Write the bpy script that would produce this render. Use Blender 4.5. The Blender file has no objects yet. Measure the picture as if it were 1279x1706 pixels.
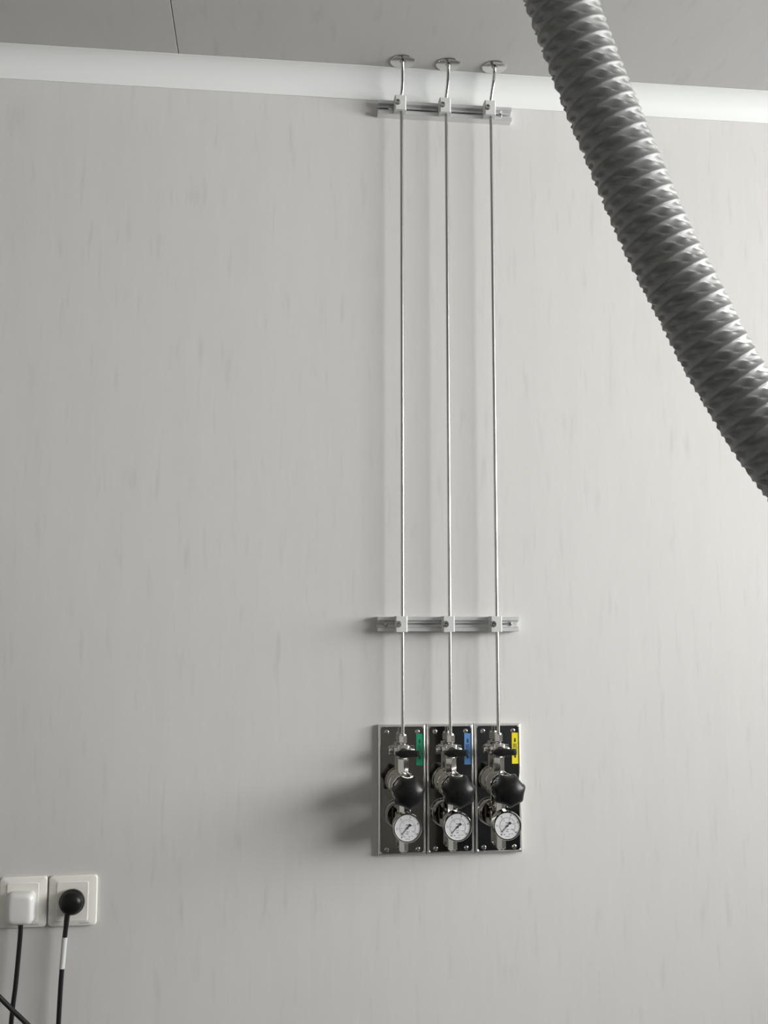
import bpy, bmesh, math
import numpy as np
from mathutils import Vector

S = bpy.context.scene
C = S.collection
PI = math.pi

# ------------------------------------------------------------------ camera
CAM = Vector((0.0, -1.95, 1.50))          # 1.95 m in front of the wall (wall plane y = 0)
FPX = 1700.0                               # focal length in pixels of the 1279 x 1706 frame
YAW, PITCH = 0.11568, 0.10796
cf = Vector((math.sin(YAW) * math.cos(PITCH), math.cos(YAW) * math.cos(PITCH), math.sin(PITCH)))
cr = Vector((math.cos(YAW), -math.sin(YAW), 0.0))
cu = cr.cross(cf)
cam = bpy.data.cameras.new('camera')
cam.sensor_fit = 'VERTICAL'
cam.sensor_height = 36.0
cam.lens = FPX / 1706.0 * 36.0
cam.clip_start = 0.05
co = bpy.data.objects.new('camera', cam)
C.objects.link(co)
co.location = CAM
from mathutils import Matrix
co.rotation_euler = Matrix((cr, cu, -cf)).transposed().to_euler()
S.camera = co

def ray(px, py):
    return cr * ((px - 639.5) / FPX) - cu * ((py - 853.0) / FPX) + cf
def at_wall(px, py, p=0.0):
    """point on the plane p metres in front of the wall"""
    d = ray(px, py)
    return CAM + d * ((-p - CAM.y) / d.y)
def at_level(px, py, z):
    d = ray(px, py)
    return CAM + d * ((z - CAM.z) / d.z)
def at_depth(px, py, depth):
    return CAM + ray(px, py) * depth

# ------------------------------------------------------------------ light: overcast daylight through the window
W = bpy.data.worlds.new('world'); S.world = W
W.use_nodes = True
nt = W.node_tree; nt.nodes.clear()
wo = nt.nodes.new('ShaderNodeOutputWorld'); bg = nt.nodes.new('ShaderNodeBackground')
bg.inputs[0].default_value = (1.0, 0.964, 0.972, 1)         # the same even overcast daylight all round
bg.inputs[1].default_value = 25.5
nt.links.new(bg.outputs[0], wo.inputs[0])

ROOM_X0, ROOM_X1, ROOM_Y0, ZC = -2.4, 3.3, -4.5, 2.5963
WIN_Y0, WIN_Y1, WIN_Z0, WIN_Z1 = -3.3, -0.08, 1.4, 2.575
pl = bpy.data.lights.new('window_right_offscreen', 'AREA')
pl.shape = 'RECTANGLE'; pl.size = WIN_Y1 - WIN_Y0; pl.size_y = WIN_Z1 - WIN_Z0
pl.cycles.is_portal = True
po = bpy.data.objects.new('window_right_offscreen', pl); C.objects.link(po)
po.location = (ROOM_X1 + 0.02, (WIN_Y0 + WIN_Y1) / 2, (WIN_Z0 + WIN_Z1) / 2)

po.rotation_euler = Matrix(((0, 0, 1), (1, 0, 0), (0, 1, 0))).to_euler()   # local x->Y, y->Z, z->X (shines to -X)

S.view_settings.view_transform = 'Standard'
S.view_settings.look = 'None'
S.view_settings.gamma = 1.0
S.view_settings.use_curve_mapping = False
S.view_settings.exposure = 0.13

# ------------------------------------------------------------------ materials
def mat(name, col, rough=0.5, metal=0.0, spec=0.5, coat=0.0):
    m = bpy.data.materials.new(name); m.use_nodes = True
    b = m.node_tree.nodes['Principled BSDF']
    b.inputs['Base Color'].default_value = (*col, 1)
    b.inputs['Roughness'].default_value = rough
    b.inputs['Metallic'].default_value = metal
    b.inputs['Specular IOR Level'].default_value = spec
    b.inputs['Coat Weight'].default_value = coat
    return m

def add_noise(m, scale, vec_scale, amount, col, detail=4.0, rough_amt=0.0, bump=0.0, lo=0.35, hi=0.7):
    """stretched noise mixed into the base colour (grain of the surface itself)"""
    t = m.node_tree; b = t.nodes['Principled BSDF']
    tcn = t.nodes.new('ShaderNodeTexCoord'); mp = t.nodes.new('ShaderNodeMapping')
    mp.inputs['Scale'].default_value = vec_scale
    n = t.nodes.new('ShaderNodeTexNoise'); n.inputs['Scale'].default_value = scale
    n.inputs['Detail'].default_value = detail
    mr = t.nodes.new('ShaderNodeMapRange')
    mr.inputs[1].default_value = lo; mr.inputs[2].default_value = hi
    mr.inputs[3].default_value = 0.0; mr.inputs[4].default_value = amount
    mx = t.nodes.new('ShaderNodeMix'); mx.data_type = 'RGBA'
    t.links.new(tcn.outputs['Object'], mp.inputs[0]); t.links.new(mp.outputs[0], n.inputs['Vector'])
    t.links.new(n.outputs['Fac'], mr.inputs[0]); t.links.new(mr.outputs[0], mx.inputs[0])
    src = b.inputs['Base Color']
    if src.is_linked:
        t.links.new(src.links[0].from_socket, mx.inputs[6])
    else:
        mx.inputs[6].default_value = src.default_value
    mx.inputs[7].default_value = (*col, 1)
    t.links.new(mx.outputs[2], src)
    if bump:
        bn = t.nodes.new('ShaderNodeBump'); bn.inputs['Strength'].default_value = bump
        bn.inputs['Distance'].default_value = 0.001
        t.links.new(n.outputs['Fac'], bn.inputs['Height']); t.links.new(bn.outputs[0], b.inputs['Normal'])
    return m

M = {}
WALLC = (0.605, 0.590, 0.574)
def panel_mat(name, vs, base=WALLC):
    k = [c * 0.90 for c in base]; d = [c * 0.80 for c in base]; l = [min(1, c * 1.05) for c in base]
    m = mat(name, base, 0.55, 0, 0.35)
    add_noise(m, 1.0, [v * 0.5 for v in vs], 0.26, k, 4.0, lo=0.40, hi=0.72)
    add_noise(m, 1.0, [v * 2.1 + 0.7 for v in vs], 0.36, l, 3.0, lo=0.5, hi=0.75)
    add_noise(m, 1.0, [v * 1.3 + 0.3 for v in vs], 0.66, d, 3.5, lo=0.585, hi=0.82)
    return m
M['wall'] = panel_mat('streaked_wall_board', (44, 44, 6.5))
M['ceiling'] = panel_mat('streaked_ceiling_board', (30, 6.0, 30), (0.48, 0.473, 0.464))
M['plain_wall'] = add_noise(mat('painted_wall', (0.50, 0.49, 0.475), 0.6), 2.0, (1, 1, 1), 0.2, (0.46, 0.45, 0.44))
M['far_wall'] = add_noise(mat('taupe_painted_wall', (0.36, 0.345, 0.315), 0.6), 2.0, (1, 1, 1), 0.2, (0.32, 0.305, 0.28))
M['floor'] = add_noise(mat('dark_grey_vinyl_floor', (0.07, 0.071, 0.073), 0.5), 14.0, (1, 1, 1), 0.35, (0.055, 0.056, 0.058))
M['cove'] = add_noise(mat('white_coated_aluminium', (0.765, 0.777, 0.765), 0.42), 6.0, (0.4, 4, 4), 0.1, (0.735, 0.745, 0.735))
M['seam'] = add_noise(mat('grey_sealant', (0.16, 0.16, 0.16), 0.8), 30, (1, 1, 1), 0.2, (0.07, 0.07, 0.07))
M['mirror'] = add_noise(mat('polished_stainless_plate', (0.55, 0.54, 0.52), 0.035, 1.0), 3.0, (3, 3, 30), 0.25, (0.55, 0.54, 0.52))
M['rim'] = add_noise(mat('stainless_rim', (0.76, 0.75, 0.73), 0.30, 1.0), 40.0, (1, 1, 6), 0.2, (0.72, 0.71, 0.69))
M['steel'] = add_noise(mat('turned_stainless', (0.64, 0.625, 0.60), 0.11, 1.0), 60.0, (1, 8, 1), 0.25, (0.52, 0.51, 0.49))
M['tube'] = add_noise(mat('annealed_stainless_tube', (0.46, 0.455, 0.44), 0.25, 1.0), 20.0, (6, 6, 1), 0.2, (0.40, 0.395, 0.38))
M['alu'] = add_noise(mat('anodised_aluminium', (0.74, 0.745, 0.745), 0.40, 0.75), 8.0, (0.3, 30, 30), 0.25, (0.66, 0.665, 0.665))
M['clamp'] = add_noise(mat('silver_grey_clamp_plastic', (0.54, 0.545, 0.535), 0.5, 0.0), 120.0, (1, 1, 1), 0.3, (0.48, 0.485, 0.475))
M['black'] = add_noise(mat('black_moulded_plastic', (0.007, 0.007, 0.007), 0.33, 0, 0.25), 90.0, (1, 1, 1), 0.4, (0.012, 0.012, 0.012))
M['dull_black'] = add_noise(mat('black_lever_grip', (0.007, 0.007, 0.007), 0.40, 0, 0.25), 90.0, (1, 1, 1), 0.4, (0.012, 0.012, 0.012))
M['dial'] = add_noise(mat('white_dial', (0.66, 0.67, 0.675), 0.5), 10, (1, 1, 1), 0.1, (0.63, 0.64, 0.645))
M['ink'] = add_noise(mat('black_dial_ink', (0.03, 0.03, 0.032), 0.6), 10, (1, 1, 1), 0.2, (0.02, 0.02, 0.02))
M['ink_grey'] = add_noise(mat('grey_dial_ink', (0.22, 0.22, 0.23), 0.6), 10, (1, 1, 1), 0.2, (0.18, 0.18, 0.18))
M['green'] = add_noise(mat('green_sticker', (0.004, 0.30, 0.135), 0.45), 30, (1, 1, 1), 0.15, (0.004, 0.24, 0.11))
M['blue'] = add_noise(mat('blue_sticker', (0.10, 0.27, 0.60), 0.45), 30, (1, 1, 1), 0.15, (0.09, 0.24, 0.52))
M['yellow'] = add_noise(mat('yellow_sticker', (0.78, 0.66, 0.015), 0.45), 30, (1, 1, 1), 0.15, (0.70, 0.58, 0.012))
M['socket'] = add_noise(mat('warm_white_socket_plastic', (0.80, 0.775, 0.725), 0.32), 5, (1, 1, 1), 0.1, (0.76, 0.735, 0.685))
M['adapter'] = add_noise(mat('cool_white_adapter_plastic', (0.68, 0.675, 0.655), 0.35), 5, (1, 1, 1), 0.1, (0.65, 0.645, 0.625))
M['cable'] = add_noise(mat('black_cable_sheath', (0.010, 0.010, 0.010), 0.35, 0, 0.35), 60, (1, 1, 1), 0.3, (0.016, 0.016, 0.016))
M['tape'] = add_noise(mat('white_cable_label', (0.54, 0.555, 0.55), 0.4), 40, (1, 1, 1), 0.3, (0.48, 0.495, 0.49))
M['mark'] = add_noise(mat('faint_grey_print', (0.45, 0.44, 0.42), 0.5), 40, (1, 1, 1), 0.2, (0.40, 0.39, 0.37))
M['hose'] = add_noise(mat('grey_coated_hose_fabric', (0.205, 0.207, 0.200), 0.46, 0, 0.5), 30.0, (1, 1, 1), 0.3, (0.165, 0.168, 0.163), bump=0.15)
M['duct'] = add_noise(mat('galvanised_collar', (0.55, 0.56, 0.56), 0.4, 0.9), 12, (1, 1, 1), 0.4, (0.46, 0.47, 0.47))
M['frame'] = add_noise(mat('white_window_frame', (0.80, 0.80, 0.79), 0.4), 6, (1, 1, 1), 0.1, (0.76, 0.76, 0.75))
M['cabinet'] = add_noise(mat('charcoal_cabinet_paint', (0.022, 0.024, 0.030), 0.5), 8, (1, 1, 1), 0.3, (0.028, 0.03, 0.034))

def glass_mat():
    m = bpy.data.materials.new('window_glass'); m.use_nodes = True
    t = m.node_tree; t.nodes.clear()
    o = t.nodes.new('ShaderNodeOutputMaterial'); tr = t.nodes.new('ShaderNodeBsdfTransparent')
    gl = t.nodes.new('ShaderNodeBsdfGlossy'); gl.inputs['Roughness'].default_value = 0.02
    fr = t.nodes.new('ShaderNodeFresnel'); fr.inputs[0].default_value = 1.3
    mx = t.nodes.new('ShaderNodeMixShader')
    tr.inputs[0].default_value = (0.96, 0.98, 0.97, 1)
    t.links.new(fr.outputs[0], mx.inputs[0]); t.links.new(tr.outputs[0], mx.inputs[1])
    t.links.new(gl.outputs[0], mx.inputs[2]); t.links.new(mx.outputs[0], o.inputs[0])
    return m
M['glass'] = glass_mat()

# ------------------------------------------------------------------ mesh helpers
class MB:
    def __init__(self): self.v = []; self.f = []
    def add(self, vs, fs):
        o = len(self.v); self.v += [tuple(p) for p in vs]; self.f += [tuple(i + o for i in q) for q in fs]
        return self
    def box(self, lo, hi, bev=0.0, seg=2):
        bm = bmesh.new(); bmesh.ops.create_cube(bm, size=1.0)
        for q in bm.verts:
            q.co = Vector([(lo[i] + hi[i]) / 2 + q.co[i] * (hi[i] - lo[i]) for i in range(3)])
        if bev:
            bmesh.ops.bevel(bm, geom=list(bm.edges), offset=bev, segments=seg, profile=0.5, affect='EDGES')
        bm.verts.index_update()
        vs = [tuple(q.co) for q in bm.verts]; fs = [tuple(w.index for w in f.verts) for f in bm.faces]
        bm.free(); return self.add(vs, fs)
    def loops(self, loops, close_start=True, close_end=True):
        """skin a list of equal closed loops"""
        n = len(loops[0]); vs = [p for l in loops for p in l]; fs = []
        for k in range(len(loops) - 1):
            for i in range(n):
                j = (i + 1) % n
                fs.append((k * n + i, k * n + j, (k + 1) * n + j, (k + 1) * n + i))
        if close_start: fs.append(tuple(range(n))[::-1])
        if close_end: fs.append(tuple((len(loops) - 1) * n + i for i in range(n)))
        return self.add(vs, fs)
    def lathe(self, o, axis, prof, n=32, lobes=None, rot=0.0, ends=True):
        """prof: list of (t along axis, radius)"""
        o = Vector(o); a = Vector(axis).normalized()
        h = Vector((0, 0, 1)) if abs(a.z) < 0.9 else Vector((1, 0, 0))
        e1 = h.cross(a).normalized(); e2 = a.cross(e1)
        ls = []
        for t, r in prof:
            l = []
            for i in range(n):
                th = rot + 2 * PI * i / n
                rr = r * (lobes(th, t) if lobes else 1.0)
                l.append(o + a * t + e1 * (rr * math.cos(th)) + e2 * (rr * math.sin(th)))
            ls.append(l)
        return self.loops(ls, ends, ends)
    def hexn(self, o, axis, t0, t1, af, ch=0.0008):
        r = af / math.sqrt(3)
        return self.lathe(o, axis, [(t0, r - ch), (t0 + ch, r), (t1 - ch, r), (t1, r - ch)], 6, rot=0.0)
    def screw(self, o, prof, socket, depth, n=48):
        """screw head facing -Y with a real sunk recess; socket(th) gives the recess outline"""
        o = Vector(o)
        def lp(t, f): return [o + Vector((f(2 * PI * k / n) * math.cos(2 * PI * k / n), -t, f(2 * PI * k / n) * math.sin(2 * PI * k / n))) for k in range(n)]
        ls = [lp(t, lambda th, r=r: r) for t, r in prof]
        top = prof[-1][0]
        ls += [lp(top, socket), lp(top - depth, lambda th: socket(th) * .95), lp(top - depth - .0001, lambda th: .0001)]
        return self.loops(ls)
    def tube(self, pts, r, n=14, ends=True):
        pts = [Vector(p) for p in pts]; ls = []; nrm = None
        for i, p in enumerate(pts):
            t = (pts[min(i + 1, len(pts) - 1)] - pts[max(i - 1, 0)]).normalized()
            if nrm is None:
                nrm = Vector((0, 1, 0)) if abs(t.y) < 0.9 else Vector((1, 0, 0))
            nrm = (nrm - t * nrm.dot(t)).normalized(); b = t.cross(nrm)
            rr = r[i] if isinstance(r, (list, tuple)) else r
            ls.append([p + nrm * (rr * math.cos(2 * PI * k / n)) + b * (rr * math.sin(2 * PI * k / n)) for k in range(n)])
        return self.loops(ls, ends, ends)
    def build(self, name, m, parent=None, smooth=35):
        me = bpy.data.meshes.new(name); me.from_pydata([tuple(p) for p in self.v], [], self.f)
        bm = bmesh.new(); bm.from_mesh(me); bmesh.ops.recalc_face_normals(bm, faces=bm.faces); bm.to_mesh(me); bm.free()
        me.materials.append(M[m])
        if smooth:
            me.polygons.foreach_set('use_smooth', [True] * len(me.polygons))
            me.set_sharp_from_angle(angle=math.radians(smooth))
        o = bpy.data.objects.new(name, me); C.objects.link(o)
        if parent: o.parent = parent
        return o

def hex_socket(af):
    return lambda th: af / 2 / math.cos((th + PI / 6) % (PI / 3) - PI / 6)
def cross_socket(L, w):
    def f(th):
        a = abs((th + PI / 4) % (PI / 2) - PI / 4)
        return min(L / math.cos(a), w / max(math.sin(a), 1e-6))
    return f
def tag(o, label=None, cat=None, group=None, kind=None):
    if label: o['label'] = label
    if cat: o['category'] = cat
    if group: o['group'] = group
    if kind: o['kind'] = kind
    return o
def empty(name, loc, label=None, cat=None, group=None):
    o = bpy.data.objects.new(name, None); o.empty_display_size = 0.02
    C.objects.link(o); o.location = loc
    return tag(o, label, cat, group)
def struct(o, label):
    return tag(o, label, None, None, 'structure')
def catmull(pts, sub=8):
    pts = [Vector(p) for p in pts]; P = [pts[0] * 2 - pts[1]] + pts + [pts[-1] * 2 - pts[-2]]; out = []
    for i in range(1, len(P) - 2):
        a, b, c, d = P[i - 1:i + 3]
        for k in range(sub):
            t = k / sub
            out.append(0.5 * ((2 * b) + (c - a) * t + (2 * a - 5 * b + 4 * c - d) * t * t + (3 * b - a - 3 * c + d) * t ** 3))
    out.append(pts[-1]); return out
def rrect(x0, x1, z0, z1, r, y, n=5):
    """rounded rectangle loop in the XZ plane"""
    out = []
    for cx, cz, a0 in ((x1 - r, z1 - r, 0), (x0 + r, z1 - r, 90), (x0 + r, z0 + r, 180), (x1 - r, z0 + r, 270)):
        for k in range(n + 1):
            a = math.radians(a0 + 90 * k / n)
            out.append((cx + r * math.cos(a), y, cz + r * math.sin(a)))
    return out
def text_mesh(name, body, size, m, parent, loc, dep=0.0001):
    """printed characters, lying flat on a surface that faces -Y"""
    cu_ = bpy.data.curves.new(name, 'FONT'); cu_.body = body; cu_.size = size
    cu_.align_x = 'CENTER'; cu_.align_y = 'CENTER'; cu_.extrude = dep; cu_.resolution_u = 3
    t = bpy.data.objects.new(name + '_curve', cu_); C.objects.link(t)
    bpy.context.view_layer.update()
    me = bpy.data.meshes.new_from_object(t.evaluated_get(bpy.context.evaluated_depsgraph_get()))
    bpy.data.objects.remove(t); bpy.data.curves.remove(cu_)
    me.name = name; me.materials.clear(); me.materials.append(M[m])
    o = bpy.data.objects.new(name, me); C.objects.link(o); o.parent = parent
    o.location = loc; o.rotation_euler = (PI / 2, 0, 0)
    return o

# ------------------------------------------------------------------ the room
RX0, RX1, RY0 = ROOM_X0, ROOM_X1, ROOM_Y0
struct(MB().box((RX0 - .1, 0, 0), (RX1 + .1, 0.10, ZC + .06)).build('wall_back', 'wall', smooth=0), 'pale grey wall board with faint vertical streaks')
struct(MB().box((RX0 - .1, RY0, 0), (RX0, 0, ZC + .06)).build('wall_left', 'plain_wall', smooth=0), 'plain pale side wall')
struct(MB().box((RX0 - .1, RY0 - .1, 0), (RX1 + .1, RY0, ZC + .06)).build('wall_front', 'far_wall', smooth=0), 'plain taupe wall opposite the gas stations')
wr = MB()
wr.box((RX1, RY0, 0), (RX1 + .12, 0, WIN_Z0)).box((RX1, RY0, WIN_Z1), (RX1 + .12, 0, ZC + .06))
wr.box((RX1, RY0, WIN_Z0), (RX1 + .12, WIN_Y0, WIN_Z1)).box((RX1, WIN_Y1, WIN_Z0), (RX1 + .12, 0, WIN_Z1))
struct(wr.build('wall_right', 'plain_wall', smooth=0), 'plain pale wall with the window opening')
struct(MB().box((RX0 - .1, RY0 - .1, -.1), (RX1 + .12, 0.1, 0)).build('floor', 'floor', smooth=0), 'dark grey vinyl floor')

# window: frame, mullions, sill, panes
w = struct(MB().box((RX1 + .05, WIN_Y0, WIN_Z0), (RX1 + .10, WIN_Y1, WIN_Z0 + .05), .004).box((RX1 + .05, WIN_Y0, WIN_Z1 - .05), (RX1 + .10, WIN_Y1, WIN_Z1), .004)
    .box((RX1 + .05, WIN_Y0, WIN_Z0 + .05), (RX1 + .10, WIN_Y0 + .05, WIN_Z1 - .05), .004).box((RX1 + .05, WIN_Y1 - .05, WIN_Z0 + .05), (RX1 + .10, WIN_Y1, WIN_Z1 - .05), .004)
    .build('window_1', 'frame'), 'white framed window letting daylight in')
nb = 3
for k in range(nb):
    y0 = WIN_Y0 + .05 + (WIN_Y1 - WIN_Y0 - .1) * k / nb; y1 = WIN_Y0 + .05 + (WIN_Y1 - WIN_Y0 - .1) * (k + 1) / nb
    if k: MB().box((RX1 + .055, y0 - .02, WIN_Z0 + .05), (RX1 + .095, y0 + .02, WIN_Z1 - .05), .003).build('mullion', 'frame', w)
    MB().box((RX1 + .072, y0 + (.02 if k else 0), WIN_Z0 + .05), (RX1 + .078, y1 - (.02 if k < nb - 1 else 0), WIN_Z1 - .05)).build('window_pane', 'glass', w, smooth=0)
MB().box((RX1 - .03, WIN_Y0 - .03, WIN_Z0 - .025), (RX1 + .05, WIN_Y1 + .03, WIN_Z0), .004).build('window_sill', 'frame', w)

# ceiling boards, butted with a fine open seam
seam_x = at_level(297, 88, ZC).x
ceil = struct(MB().box((RX0 - .1, RY0 - .1, ZC + .012), (RX1 + .12, 0.1, ZC + .06)).build('ceiling', 'seam', smooth=0), 'grey ceiling of butted boards')
BW = 1.22
k0 = math.floor((RX0 - seam_x) / BW)
x = seam_x + k0 * BW
while x < RX1:
    a, b = max(x + .0006, RX0), min(x + BW - .0006, RX1)
    if b - a > .01: MB().box((a, RY0, ZC), (b, 0, ZC + .0122), .0008, 1).build('ceiling_panel', 'ceiling', ceil, smooth=0)
    x += BW

# concave white cove between wall and ceiling
RC = 0.045
arc = [(-RC + RC * math.sin(PI / 2 - t * PI / 2 / 14), ZC - RC + RC * math.cos(PI / 2 - t * PI / 2 / 14)) for t in range(15)]
pr = [(-.0005, ZC - RC - .002), (-.0015, ZC - RC - .002), (-.0018, ZC - RC)]
pr += [(y - .0018, z - .0012) for y, z in arc[1:]] + [(-RC - .002, ZC - .0004), (-.0005, ZC - .0004)]
cv = MB().loops([[(X, y, z) for y, z in pr] for X in (RX0, RX1)])
struct(cv.build('trim_1', 'cove'), 'white concave cove strip between wall and ceiling')

# dark cabinet added across the room so the polished panels reflect something dark
cb = empty('added_dark_cabinet', (1.55, RY0 + .23, 0), 'charcoal two door cabinet added opposite the panels to darken their reflection', 'cabinet')
MB().box((-.48, -.225, .05), (.48, .20, 1.60), .004).build('body', 'cabinet', cb)
for s in (-1, 1):
    d = MB().box((min(s * .003, s * .474), .2005, .07), (max(s * .003, s * .474), .219, 1.58), .003).build('door', 'cabinet', cb)
    MB().box((s * .035 - .006, .219, .80), (s * .035 + .006, .245, .95), .004).build('handle', 'alu', d)
MB().box((-.46, -.2, 0), (.46, .17, .05)).build('plinth', 'cabinet', cb, smooth=0)

# ------------------------------------------------------------------ aluminium rails
RX_L, RX_R = 0.2122, 0.4850
def rail(zc, label, holes):
    r = empty('mounting_rail', (RX_L, 0, zc), label, 'rail')
    L = RX_R - RX_L
    h = [(0, 14), (20, 14), (20.5, 13.5), (20.5, 7.4), (19.8, 6.8), (14, 5.6), (12.5, 5.0), (12.5, 1.8), (8, 1.8), (8, 5), (4, 5)]
    prof = [(-p / 1000, z / 1000) for p, z in h] + [(-p / 1000, -z / 1000) for p, z in reversed(h)]
    MB().loops([[(X, y, z) for y, z in prof] for X in (0.0, L)]).build('extrusion', 'alu', r, smooth=20)
    for hx in holes:
        MB().screw((hx, -.0122, 0), [(0, .0044), (.0012, .0044), (.0026, .0034), (.0028, .0028)], hex_socket(.0036), .0020).build('fixing_screw', 'steel', r)
    return r
z_r1 = 1.50 + (0.9751 + 0.9503) / 2 * 1.0664
z_r2 = 1.50 + (0.0104 - 0.0157) / 2 * 1.0664
rail(z_r1, 'silver slotted aluminium rail under the white ceiling cove', (.026, .2505))
rail(z_r2, 'silver slotted aluminium rail just above the gas control stations', (.0165, .257))

# ------------------------------------------------------------------ tubes, clamps, ceiling discs
P_T = 0.032                                     # tube centre stands this far off the wall
names = ['green', 'blue', 'yellow']
TX = [at_wall(q, 700, P_T).x for q in (669.6, 746.8, 823.7)]
TX = [0.2582, 0.3483, 0.4396]
ceil_px = [(670.5, 102), (746.8, 107), (823.5, 111.5)]
bend_px = [(670.5, 137), (745.7, 139), (821.8, 137)]
z_panel_top = 1.50 - 0.1794 * 1.0664
for i in range(3):
    nm = names[i]
    x = TX[i]
    tp = at_level(*ceil_px[i], ZC)
    tp.y = min(tp.y, -0.050)
    zb = z_r1 + 0.017
    pts = [(x, -P_T, z_panel_top - .020), (x, -P_T, z_r2), (x, -P_T, z_r1 - .02), (x, -P_T, zb)]
    bq = at_wall(*bend_px[i], 0.047)
    top = catmull([(x, -P_T, z_r1 - .01), (x, -P_T, zb), (bq.x, bq.y, bq.z), (tp.x, tp.y, ZC - .008), (tp.x, tp.y, ZC + .009)], 8)
    path = [Vector(p) for p in pts[:3]] + top
    t = MB().tube(path, 0.00325, 16).build('gas_tube', 'tube', smooth=60)
    tag(t, 'thin stainless gas tube rising from the station with the %s sticker' % nm, 'tube', 'stainless gas tubes')
    # ceiling disc, cut straight where it meets the cove
    R = .0245
    ls = []
    for zz, rr in ((ZC - .0002, R), (ZC - .0012, R), (ZC - .0020, R - .0012), (ZC - .0022, R - .003)):
        ls.append([(rr * math.cos(a) , max(-1, min(tp.y + rr * math.sin(a), -RC - .0022)) - tp.y, zz - ZC) for a in [2 * PI * k / 48 for k in range(48)]])
    dsk = empty('ceiling_disc', (tp.x, tp.y, ZC), 'polished steel disc on the ceiling around the tube of the %s station' % nm, 'cover disc', 'ceiling tube discs')
    MB().loops(ls).build('plate', 'mirror', dsk, smooth=20)
    MB().lathe((0, 0, -.0022), (0, 0, -1), [(0, .0062), (.001, .0062), (.0016, .005), (.0016, .0036)], 20).build('tube_grommet', 'steel', dsk)
    # clamps
    for zc, rn in ((z_r1, 'upper'), (z_r2, 'lower')):
        place = 'under the cove' if rn == 'upper' else 'below'
        c = empty('tube_clamp', (x, -.0206, zc), 'pale clamp on the rail %s, on the tube of the %s station' % (place, nm), 'clamp', 'tube clamps')
        # outline in plan (x, p): block with chamfered right front edge and a notched left front edge
        for (za, zb_) in ((-.0148, .0148),):
            o = [(-.0145, 0), (.0088, 0), (.0088, .0150), (.0060, .0212), (-.0128, .0212), (-.0145, .0196)]
            bm_ = MB().loops([[(u, -p, z) for u, p in o] for z in (za, za + .0006, zb_ - .0006, zb_)])
            # holes are hidden by the tube itself
            bm_.build('clamp_block', 'clamp', c, smooth=0)
        s = MB().screw((-.0092, -.0208, 0), [(0, .0049), (.0042, .0049), (.0050, .0043)], hex_socket(.0050), .0032).build('socket_screw', 'steel', c)
        MB().lathe((-.0092, -.0212, 0), (0, -1, 0), [(0, .0060), (.0007, .0060), (.0007, .0049)], 24).build('washer', 'steel', s)

# ------------------------------------------------------------------ gas control panels
PX0 = 0.2003 * 1.0664; PX1 = 0.4588 * 1.0664
PZ1 = z_panel_top; PZ0 = 1.50 - 0.4039 * 1.0664
PW = (PX1 - PX0) / 3; PH = PZ1 - PZ0
label_txt = {'green': '氢气', 'blue': '氧气', 'yellow': '氮气'}
PF = 0.0106                                     # polished plate surface, metres off the wall

def zpx(y, p):                                  # height above panel bottom of an image row at protrusion p (middle panel column)
    return at_wall(748, y, p).z - PZ0
def knob_lobes(th, t):
    return 1.0 + 0.0 * t

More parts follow.
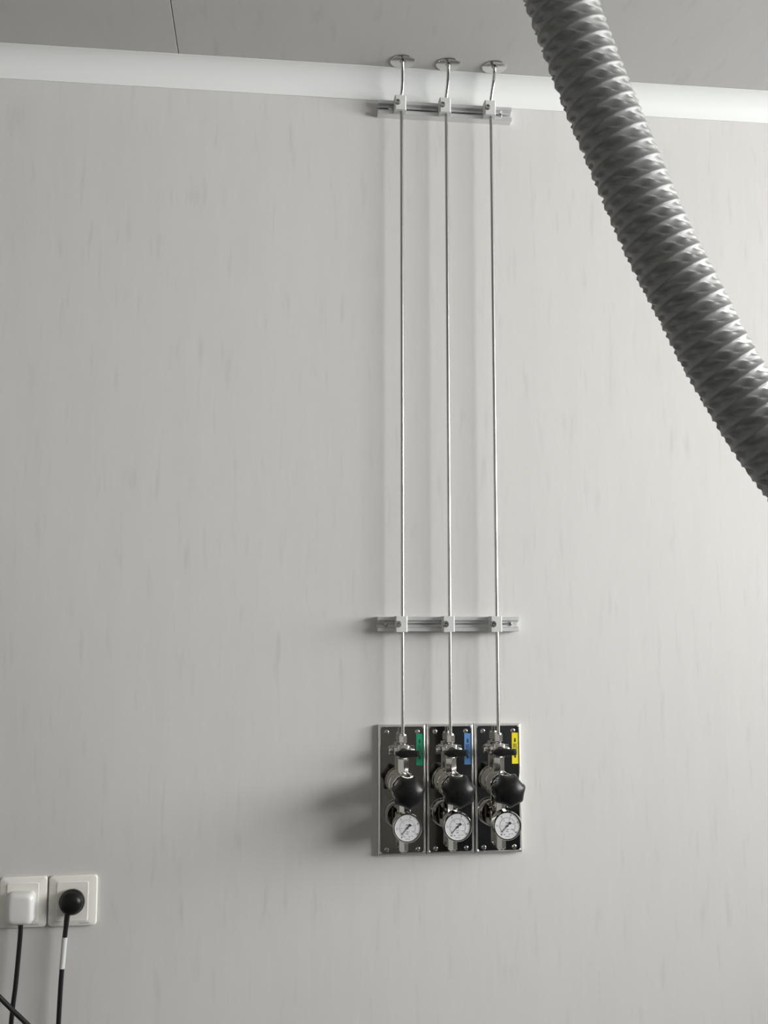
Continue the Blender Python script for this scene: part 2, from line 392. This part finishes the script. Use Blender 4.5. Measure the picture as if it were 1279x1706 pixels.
def gas_panel(i):
    nm = names[i]
    xc = PX0 + PW * (i + .5)
    r = empty('gas_control_station', (xc, 0, PZ0), 'polished steel gas control station with the %s arrow sticker' % nm, 'gas station', 'wall gas control stations')
    hw = PW / 2 - .0008
    # frame
    ls = []
    for ins, p, cr_ in ((0, .0003, .0015), (0, .0082, .0015), (.0005, .0103, .0016), (.0019, .0119, .002), (.0036, .0122, .003), (.0050, .0104, .0042), (.0050, .0090, .0042)):
        ls.append(rrect(-hw + ins, hw - ins, ins, PH - ins, cr_, -p))
    ls.append(rrect(-hw + .006, hw - .006, .006, PH - .006, .004, -.0003))
    fr = MB().loops(ls, False, False)
    n = len(ls[0])
    fr.f += [(i2, (len(ls) - 1) * n + i2, (len(ls) - 1) * n + (i2 + 1) % n, (i2 + 1) % n) for i2 in range(n)]
    fr.build('frame', 'rim', r, smooth=40)
    MB().loops([rrect(-hw + .0051, hw - .0051, .0051, PH - .0051, .0041, -.0075), rrect(-hw + .0051, hw - .0051, .0051, PH - .0051, .0041, -PF)]).build('face_plate', 'mirror', r, smooth=20)
    # corner screws
    for sx_ in (-1, 1):
        for zz in (PH - .0135, .0110):
            MB().screw((sx_ * .0292, -PF, zz), [(0, .0044), (.0006, .0044), (.0016, .0037), (.0021, .0027)], cross_socket(.0023, .0006), .0014, 64).build('panel_screw', 'steel', r)
    # sticker with two arrows and characters
    s0, s1 = zpx(1274, PF), zpx(1222, PF)
    st = MB().box((.0272, -PF - .0004, s0), (hw - .0060, -PF, s1)).build('sticker', nm, r, smooth=0)
    sxm = (.0272 + hw - .0060) / 2
    for za, zb in ((zpx(1238.5, PF), zpx(1231, PF)), (zpx(1265, PF), zpx(1257, PF))):
        y0 = -PF - .0004; y1 = y0 - .00015
        hh = za + (zb - za) * .45
        ol = [(-.0014, zb), (.0014, zb), (.0014, hh), (.0026, hh), (0, za), (-.0026, hh), (-.0014, hh)]
        MB().loops([[(sxm + a, y, b) for a, b in ol] for y in (y0, y1)]).build('arrow', 'ink', st, smooth=0)
    ch = label_txt[nm]
    for q, ymid in ((0, 1244.3), (1, 1252.5)):
        text_mesh('printed_character', ch[q], .0098, 'ink', st, (sxm, -PF - .00052, zpx(ymid, PF)))
    # ---- supply column: all fittings share the tube's axis
    ax = TX[i] - xc
    pv = P_T
    A = Vector((ax, -pv, 0))
    up = (0, 0, 1)
    zn0, zn1 = zpx(1236, pv), zpx(1221.5, pv)
    nut = MB().hexn(A, up, zn0, zn1 - .003, .0142).lathe(A, up, [(zn1 - .003, .0066), (zn1 - .0008, .0062), (zn1, .0046), (zn1, .0034)], 24).build('tube_nut', 'steel', r)
    MB().lathe(A, up, [(zpx(1241, pv), .0058), (zn0 - .001, .0058), (zn0, .0050)], 24).build('valve_neck', 'steel', r)
    zv0, zv1 = zpx(1262.5, pv), zpx(1239, pv)
    zvm = (zv0 + zv1) / 2
    vb = MB().box((ax - .0105, -pv - .011, zv0), (ax + .0105, -pv + .011, zv1), .003, 3)
    vb.lathe((ax, -pv - .010, zvm), (0, -1, 0), [(0, .0108), (.003, .0108), (.0045, .0095), (.0062, .0095), (.0070, .0085)], 28)
    vb.lathe((ax - .0165, -pv, zvm), (1, 0, 0), [(0, .0068), (.001, .0078), (.006, .0078), (.007, .007)], 24)
    vb.lathe((ax + .0095, -pv, zvm), (1, 0, 0), [(0, .007), (.001, .0078), (.006, .0078), (.007, .0068)], 24)
    valve = vb.build('valve_body', 'steel', r)
    # mounting bracket behind the valve with its two domed bolts
    br = MB().box((ax - .0240, -.0150, zvm - .008), (ax + .0240, -PF, zvm + .008), .001, 1).box((ax - .0125, -.0225, zvm - .0065), (ax + .0125, -.0145, zvm + .0065), .001, 1).build('valve_bracket', 'steel', r)
    for s_ in (-1, 1):
        MB().lathe((ax + s_ * .0205, -.0149, zvm), (0, -1, 0), [(0, .0046), (.0022, .0046), (.0040, .0034), (.0048, .0014), (.0049, .0001)], 20).build('bracket_bolt', 'steel', br)
    # lever: pointed hub end at left, blunt grip to the right
    pl0 = pv + .0170
    lev = MB()
    ol = [(-.0175, 0), (-.0150, .0028), (-.0080, .0062), (0, .0074), (.0080, .0070), (.0120, .0060), (.0270, .0056), (.0285, .0044)]
    full = ol + [(u, -z) for u, z in reversed(ol[1:])]
    def lv(sc, p): return [(ax + (u + .0 if abs(u) < 1 else u) * sc, -p, zvm - .0015 + z * sc) for u, z in full]
    lev.loops([lv(.96, pl0), lv(1.0, pl0 + .001), lv(1.0, pl0 + .0085), lv(.94, pl0 + .0105), lv(.80, pl0 + .0115)])
    lever = lev.build('valve_lever', 'dull_black', r, smooth=35)
    MB().box((ax + .0005, -pl0 - .0123, zvm - .0042), (ax + .0235, -pl0 - .0113, zvm + .0012), .0004, 1).build('grip_rib', 'dull_black', lever)
    MB().lathe((ax, -pv - .0165, zvm - .0015), (0, -1, 0), [(0, .0040), (.0010, .0040)], 18).build('lever_spindle', 'steel', lever)
    # neck to the regulator
    zr = at_wall(748, 1305.6, PF).z - PZ0        # regulator axis height
    RB = .0252
    zh0 = zr + RB - .004
    MB().hexn(A, up, zh0 + .004, zv0 + .0005, .0190, .001).lathe(A, up, [(zr + .018, .0080), (zh0 + .0045, .0080)], 24).build('inlet_hex', 'steel', r)
    # regulator: body, front ring, bonnet, star knob
    O = Vector((xc - xc, 0, zr)); O.x = ax * 0.35
    out = (0, -1, 0)
    body = MB().lathe(O, out, [(PF, RB - .001), (PF + .001, RB), (PF + .0035, RB), (PF + .004, RB - .0008), (.0545, RB - .0008), (.055, RB + .0004), (.0610, RB + .0008), (.0622, RB), (.0626, RB - .003), (.0628, .018)], 48).build('regulator_body', 'steel', r)
    MB().lathe(O, out, [(.0625, .0225), (.066, .0220), (.074, .0185), (.086, .0155), (.0885, .0150)], 40).build('bonnet', 'steel', r)
    LN = 7
    def lob(th, t):
        u = (t - .084) / .040
        am = .125 * max(0.0, min(1.0, 1.35 - 1.35 * u))
        c_ = 0.5 + 0.5 * math.cos(LN * (th - math.radians(14)))
        return 1.0 - am * .9 + am * 1.9 * c_ ** 1.6
    kn = MB().lathe(O, out, [(.0840, .0150), (.0845, .0225), (.0865, .0258), (.0900, .0272), (.0980, .0283), (.1060, .0281), (.1120, .0269), (.1170, .0247), (.1210, .0212), (.1240, .0160), (.1258, .0105), (.1266, .005), (.1268, .0003)], 128, lobes=lob)
    knob = kn.build('adjusting_knob', 'black', r, smooth=50)
    MB().lathe(O, out, [(.1262, .0075), (.1270, .0075), (.1274, .0060), (.1275, .0002)], 28).build('knob_cap', 'black', knob)
    # lower column: nut, cross block, outlet nut
    B = Vector((O.x, -pv, 0))
    zg = at_wall(748, 1364.3, PF).z - PZ0        # gauge axis height
    MB().lathe(B, up, [(zg - .03, .0062), (zr - RB + .004, .0062)], 24).build('outlet_stem', 'steel', r)
    zm0, zm1 = zpx(1353, pv), zpx(1341, pv)
    MB().hexn(B, up, zm0, zr - RB + .0035, .0165, .001).build('outlet_hex', 'steel', r)
    MB().box((B.x - .010, -pv - .010, zg - .011), (B.x + .010, -pv + .010, zg + .011), .0015, 2).build('cross_block', 'steel', r)
    zo0, zo1 = zpx(1415.5, pv), zpx(1400.5, pv)
    MB().hexn(B, up, zo0, zg - .0105, .0165, .001).lathe(B, up, [(zo0 - .0030, .0046), (zo0 - .0022, .0058), (zo0 + .001, .0058)], 24).build('outlet_nut', 'steel', r)
    # gauge
    G = Vector((O.x, 0, zg))
    gp0, gp1, RG = .0575, .0880, .0262
    case = MB().lathe(G, out, [(gp0, .0100), (gp0, .0225), (gp0 + .0012, .0246), (gp1 - .006, .0246), (gp1 - .0055, RG), (gp1 - .0012, RG), (gp1, RG - .0010), (gp1, RG - .0028), (gp1 - .0016, RG - .0032), (gp1 - .0016, .0005)], 64).build('gauge_case', 'steel', r)
    MB().lathe(G, out, [(gp0 - .0012, .009), (gp0 - .0012, .0218), (gp0 - .0002, .0226), (gp0 + .0003, .0226), (gp0 + .0003, .009)], 48).build('gauge_back', 'steel', r)
    MB().hexn(G, out, pv + .0095, gp0 + .001, .0140, .001).build('gauge_stem', 'steel', r)
    dial = MB().lathe(G, out, [(gp1 - .0030, .0005), (gp1 - .0030, RG - .0031), (gp1 - .0014, RG - .0031), (gp1 - .0014, .0003)], 64).build('gauge_dial', 'dial', r, smooth=20)
    yd = -(gp1 - .0014); yt = yd - .0002
    tilt = [0.10, 0.0, 0.03][i]
    def pol(a, q): return (G.x + q * math.cos(a), zg + q * math.sin(a))
    # graduation arc and ticks
    a0, a1 = math.radians(232) + tilt, math.radians(-40) + tilt
    tk = MB(); seg = 60
    for k in range(seg):
        p0, p1_ = a0 + (a1 - a0) * k / seg, a0 + (a1 - a0) * (k + 1) / seg
        q = [pol(p0, .01420), pol(p1_, .01420), pol(p1_, .01385), pol(p0, .01385)]
        tk.loops([[(u, y, z) for u, z in q] for y in (yd, yt)])
    for k in range(51):
        a = a0 + (a1 - a0) * k / 50; big = k % 10 == 0
        r0_, r1_, hw_ = (.0142, .0172 if big else .0155, .00022 if big else .0001)
        dx, dz = -math.sin(a) * hw_, math.cos(a) * hw_
        (ua, va), (ub, vb_) = pol(a, r0_), pol(a, r1_)
        q = [(ua - dx, va - dz), (ub - dx, vb_ - dz), (ub + dx, vb_ + dz), (ua + dx, va + dz)]
        tk.loops([[(u, y, z) for u, z in q] for y in (yd, yt)])
    tk.build('graduations', 'ink_grey', dial, smooth=0)
    for k in range(6):
        a = a0 + (a1 - a0) * k / 5
        u, v_ = pol(a, .0196)
        text_mesh('numeral', str(k * 2), .0050, 'ink', dial, (u, yt + .0001, v_))
        u, v_ = pol(a, .0112)
        text_mesh('inner_numeral', str(k * 20), .0026, 'ink_grey', dial, (u, yt + .0001, v_))
    # lines of small print, too small to read
    pm = MB()
    for (u, v_, wd, ht) in ((-.0012, .0052, .0045, .0017), (0, -.0066, .0058, .0012), (-.0005, -.0102, .0048, .0018),
                            (-.0104, -.0152, .0028, .0012), (-.0058, -.0153, .0030, .0022), (.0032, -.0150, .0028, .0018), (.0085, -.0143, .0040, .0013), (0, -.0192, .0085, .0011)):
        nch = max(2, int(wd / .0011))
        for q in range(nch):
            xx = G.x + u - wd / 2 + wd * (q + .5) / nch
            pm.box((xx - wd / nch * .33, yt, zg + v_ - ht / 2), (xx + wd / nch * .33, yd, zg + v_ + ht / 2))
    pm.build('small_print', 'ink_grey', dial, smooth=0)
    # needle resting at zero
    an = math.radians(224) + tilt * .5
    d_ = Vector((math.cos(an), 0, math.sin(an))); n_ = Vector((-math.sin(an), 0, math.cos(an)))
    ol = [(.0165, .0002), (.0135, .0007), (.0125, .0004), (-.0035, .0006), (-.0055, .0020), (-.0085, .0024), (-.0085, -.0024), (-.0055, -.0020), (-.0035, -.0006), (.0125, -.0004), (.0135, -.0007), (.0165, -.0002)]
    ctr = Vector((G.x, 0, zg))
    ne = MB().loops([[tuple(ctr + d_ * a + n_ * b + Vector((0, y, 0))) for a, b in ol] for y in (yd - .0009, yd - .0013)]).build('needle', 'ink', dial, smooth=0)
    MB().lathe((G.x, yd, zg), out, [(0, .0019), (.0017, .0019), (.0021, .0015), (.0021, .0002)], 20).build('needle_hub', 'steel', ne)
    return r
for i in range(3):
    gas_panel(i)

# ------------------------------------------------------------------ wall sockets, plugs and cables
def socket(x0, x1, z0, z1, label):
    xc = (x0 + x1) / 2
    s = empty('wall_socket', (xc, 0, z0), label, 'socket', 'white wall sockets')
    hw = (x1 - x0) / 2; h = z1 - z0
    MB().loops([rrect(-hw, hw, 0, h, .006, -.0003, 6), rrect(-hw, hw, 0, h, .006, -.0055, 6), rrect(-hw + .0012, hw - .0012, .0012, h - .0012, .006, -.0075, 6),
                rrect(-hw + .013, hw - .013, .008, h - .008, .004, -.0102, 6)]).build('frame_plate', 'socket', s, smooth=25)
    ins = MB().loops([rrect(-.0275, .0275, .0095, h - .0095, .0035, -.0095, 5), rrect(-.0275, .0275, .0095, h - .0095, .0035, -.0108, 5), rrect(-.0268, .0268, .0102, h - .0102, .0035, -.0114, 5)]).build('insert', 'socket', s, smooth=25)
    MB().box((hw - .029, -.0102, .0058), (hw - .0125, -.0098, .0070)).build('embossed_mark', 'mark', s, smooth=0)
    return s
sa, sb = at_wall(0.5, 1500).x, at_wall(79.2, 1500).x
sc_, sd = at_wall(82, 1500).x, at_wall(162.3, 1500).x
sz1, sz0 = at_wall(120, 1457.3).z, at_wall(120, 1541.2).z
socket(sa, sb, sz0, sz1, 'white wall socket with the white charger plugged in')
socket(sc_, sd, sz0, sz1, 'white wall socket with the round black plug')

# white charger
cx0, cx1 = at_wall(11, 1515, .036).x, at_wall(53, 1515, .036).x
cz0, cz1 = at_wall(32, 1541.5, .036).z, at_wall(32, 1491, .036).z
ad = empty('charger', ((cx0 + cx1) / 2, -.0115, cz0), 'square white charger plugged into a white socket', 'charger')
ahw = (cx1 - cx0) / 2; ah = cz1 - cz0
MB().loops([rrect(-ahw - .001, ahw + .001, -.001, ah + .001, .009, 0, 6), rrect(-ahw - .001, ahw + .001, -.001, ah + .001, .009, -.020, 6), rrect(-ahw, ahw, 0, ah, .0105, -.0215, 6),
            rrect(-ahw + .0014, ahw - .0014, .0014, ah - .0014, .0105, -.0238, 6), rrect(-ahw + .004, ahw - .004, .004, ah - .004, .0095, -.0253, 6), rrect(-ahw + .008, ahw - .008, .008, ah - .008, .007, -.0257, 6)]).build('housing', 'adapter', ad, smooth=40)
MB().box((-.0048, -.0165, -.0032), (.0048, -.0055, -.0009), .001, 2).build('cable_socket', 'cable', ad)

def cable(name, pts, r, label, sub=10, n=14):
    o = MB().tube(catmull(pts, sub), r, n).build(name, 'cable', smooth=60)
    return tag(o, label, 'cable', 'black cables under the sockets')
def W3(px, py, p): return tuple(at_wall(px, py, p))
e = Vector(W3(34.5, 1543, .0225))
low = Vector(W3(17, 1735, .022))
cable('power_cable', [(e.x, -.0225, cz0 - .0033), W3(33.5, 1560, .0225), W3(30, 1600, .0222), W3(25.5, 1645, .022), W3(20.5, 1685, .022), low,
      (low.x - .002, -.022, .55), (low.x - .004, -.025, .20), (low.x - .02, -.03, .03), (low.x - .10, -.04, .0042), (low.x - .25, -.045, .0042)], .0041, 'black cable hanging down from the white charger')
a_ = Vector(W3(-40, 1622, .036)); b_ = Vector(W3(90, 1752, .040))
slant = cable('power_cable', [(a_.x - .09, -.012, a_.z + .05), (a_.x - .05, -.026, a_.z + .036), tuple(a_), W3(-12, 1650, .038), W3(20, 1682, .038), W3(48, 1709, .040), tuple(b_),
      (b_.x + .05, -.042, b_.z - .12), (b_.x + .08, -.04, .45), (b_.x + .09, -.04, .12), (b_.x + .11, -.06, .008), (b_.x + .22, -.10, .0042), (b_.x + .4, -.12, .0042)], .0042, 'black cable slanting across in front of the charger cable')
MB().lathe((a_.x - .092, -.0003, a_.z + .0505), (0, -1, 0), [(0, .013), (.004, .013), (.006, .011), (.018, .009), (.019, .007)], 24).build('wall_grommet', 'cable', slant)

# round black plug with its cord and a white label wrapped round the cord
pc = Vector(W3(119, 1504, .022))
pg = empty('power_plug', (pc.x, -.0115, pc.z), 'round black domed plug in a white socket, white label on its cord', 'plug')
pf = [(0, .0205), (.002, .0220), (.008, .0224), (.0105, .0216), (.011, .0206), (.0118, .0206), (.0165, .0198), (.0205, .0176), (.0235, .0140), (.0252, .0090), (.0258, .0040), (.0259, .0002)]
MB().lathe((0, 0, 0), (0, -1, 0), pf, 44).build('plug_body', 'black', pg, smooth=40)
base = Vector((pc.x, -.0115, pc.z))
cp = [Vector(W3(px, py, p)) - base for px, py, p in ((114.5, 1516, .024), (112, 1525, .024), (110.3, 1540, .023), (108.4, 1556, .0225), (106.6, 1575, .0225), (104.7, 1597, .022), (103, 1616, .022), (100.5, 1650, .022), (97.3, 1708, .022), (95, 1760, .022))]
l_ = cp[-1]
cp += [Vector((l_.x - .008, l_.y, .55 - base.z)), Vector((l_.x - .01, l_.y - .004, .2 - base.z)), Vector((l_.x - .03, l_.y - .02, .02 - base.z)), Vector((l_.x - .10, l_.y - .06, .0042 - base.z)), Vector((l_.x - .2, l_.y - .07, .0042 - base.z))]
cpp = catmull(cp, 10)
cord = MB().tube(cpp, .0042, 14).build('cord', 'cable', pg, smooth=60)
MB().tube(cpp[0:22], [.0052 - .0008 * k / 21 for k in range(22)], 14).build('strain_relief', 'cable', pg, smooth=60)
za, zb = at_wall(107, 1561, .022).z - base.z, at_wall(104, 1615.5, .022).z - base.z
MB().tube([q for q in cpp if zb <= q.z <= za], .0048, 16).build('cord_label', 'tape', cord, smooth=60)

# ------------------------------------------------------------------ ribbed extraction hose
HR = 0.040
ax_px = [(936, 8), (986, 141), (1031, 249), (1076, 357), (1111, 432), (1151, 508), (1189, 583), (1230, 653), (1273, 723), (1323, 791), (1356, 831)]
dep = np.linspace(1.182, 1.124, len(ax_px))
hp = [at_depth(px, py, float(d)) for (px, py), d in zip(ax_px, dep)]
t0 = (hp[0] - hp[1]).normalized()
u1 = hp[0] + t0 * .16
hose_top = Vector((u1.x - .055, u1.y + .02, ZC - .035))
hp = [Vector((hose_top.x - .002, hose_top.y + .001, ZC - .004)), hose_top, u1] + hp
t1 = (hp[-1] - hp[-2]).normalized()
hp += [hp[-1] + t1 * .08 + Vector((.012, -.004, .004)), hp[-1] + t1 * .16 + Vector((.036, -.012, .006)), hp[-1] + t1 * .24 + Vector((.055, -.020, -.022)), hp[-1] + t1 * .30 + Vector((.048, -.026, -.085))]
hc = catmull(hp, 24)
# resample by arc length
H = np.array([tuple(p) for p in hc]); seg = np.linalg.norm(np.diff(H, axis=0), axis=1); sl = np.concatenate([[0], np.cumsum(seg)])
PITCHH = 0.0192; NT = 18; NV = 200
ns = int(sl[-1] / PITCHH * NT)
ss = np.linspace(0, sl[-1], ns)
Hc = np.stack([np.interp(ss, sl, H[:, k]) for k in range(3)], 1)
T = np.gradient(Hc, axis=0); T /= np.linalg.norm(T, axis=1)[:, None]
for _ in range(3):
    T[1:-1] = (T[:-2] + T[1:-1] * 2 + T[2:]) / 4
T /= np.linalg.norm(T, axis=1)[:, None]
ref = np.array([0.0, -1.0, 0.0])                         # towards the room
E1 = ref[None] - T * (T @ ref)[:, None]; E1 /= np.linalg.norm(E1, axis=1)[:, None]
E2 = np.cross(T, E1)
th = np.linspace(0, 2 * PI, NV, endpoint=False)
SS, TH = np.meshgrid(ss, th, indexing='ij')
HAND = -1.0
rng = np.random.RandomState(4)
wob = .12 * np.sin(SS * 31 + 3 * np.sin(TH)) + .08 * np.sin(SS * 83 + 2 * TH)
ph = SS / PITCHH + HAND * TH / (2 * PI)
fr_ = np.mod(ph, 1.0)                                    # 0 at a wire, 1 at the next one down
sag = fr_ ** 0.55 * (1 - fr_) / 0.40                     # steep just under each wire, easing out to the next
NP = 11.0                                                # puckers of the fabric per turn
qq = HAND * NP * TH / (2 * PI) - SS / 0.0120 + wob
saw = np.mod(qq, 1.0)
fold = np.where(saw < 0.82, saw / 0.82, (1 - saw) / 0.18)   # slow rise, quick drop
win = np.exp(-((fr_ - .45) / .21) ** 2)
rad = HR - .0032 * sag + .0058 * (fold - .5) * win
V = Hc[:, None, :] + E1[:, None, :] * (rad * np.cos(TH))[..., None] + E2[:, None, :] * (rad * np.sin(TH))[..., None]
I = (np.arange(ns - 1)[:, None] * NV); J = np.arange(NV)[None]; J2 = (J + 1) % NV
F = np.stack([I + J, I + J2, I + NV + J2, I + NV + J], -1).reshape(-1, 4)
hs = empty('exhaust_hose', tuple(hose_top), 'thick grey ribbed flexible exhaust hose hanging from the ceiling', 'hose')
me = bpy.data.meshes.new('hose_sleeve')
Vl = V.reshape(-1, 3) - np.array(tuple(hose_top))
me.vertices.add(len(Vl)); me.vertices.foreach_set('co', Vl.astype(np.float32).ravel())
me.loops.add(F.size); me.loops.foreach_set('vertex_index', F.astype(np.int32).ravel())
me.polygons.add(len(F)); me.polygons.foreach_set('loop_start', (np.arange(len(F)) * 4).astype(np.int32))
me.update(calc_edges=True); me.validate()
me.materials.append(M['hose'])
me.polygons.foreach_set('use_smooth', [True] * len(me.polygons))
ho = bpy.data.objects.new('hose_sleeve', me); C.objects.link(ho); ho.parent = hs
# ceiling collar and the small capture hood at the lower end
MB().lathe((0, 0, ZC - hose_top.z - .0005), (0, 0, -1), [(0, .072), (.002, .072), (.003, .050), (.006, .0465), (.032, .0460), (.0335, .0445), (.0335, .0415)], 48).build('ceiling_collar', 'duct', hs)
te = Vector(T[-1]); pe = Vector(Hc[-1]) - hose_top
MB().lathe(pe - te * .03, te, [(0, .0412), (0, .0442), (.045, .0442), (.060, .050), (.13, .095), (.145, .097), (.145, .094), (.13, .092), (.058, .047), (.0, .042)], 48, ends=False).build('capture_hood', 'duct', hs)
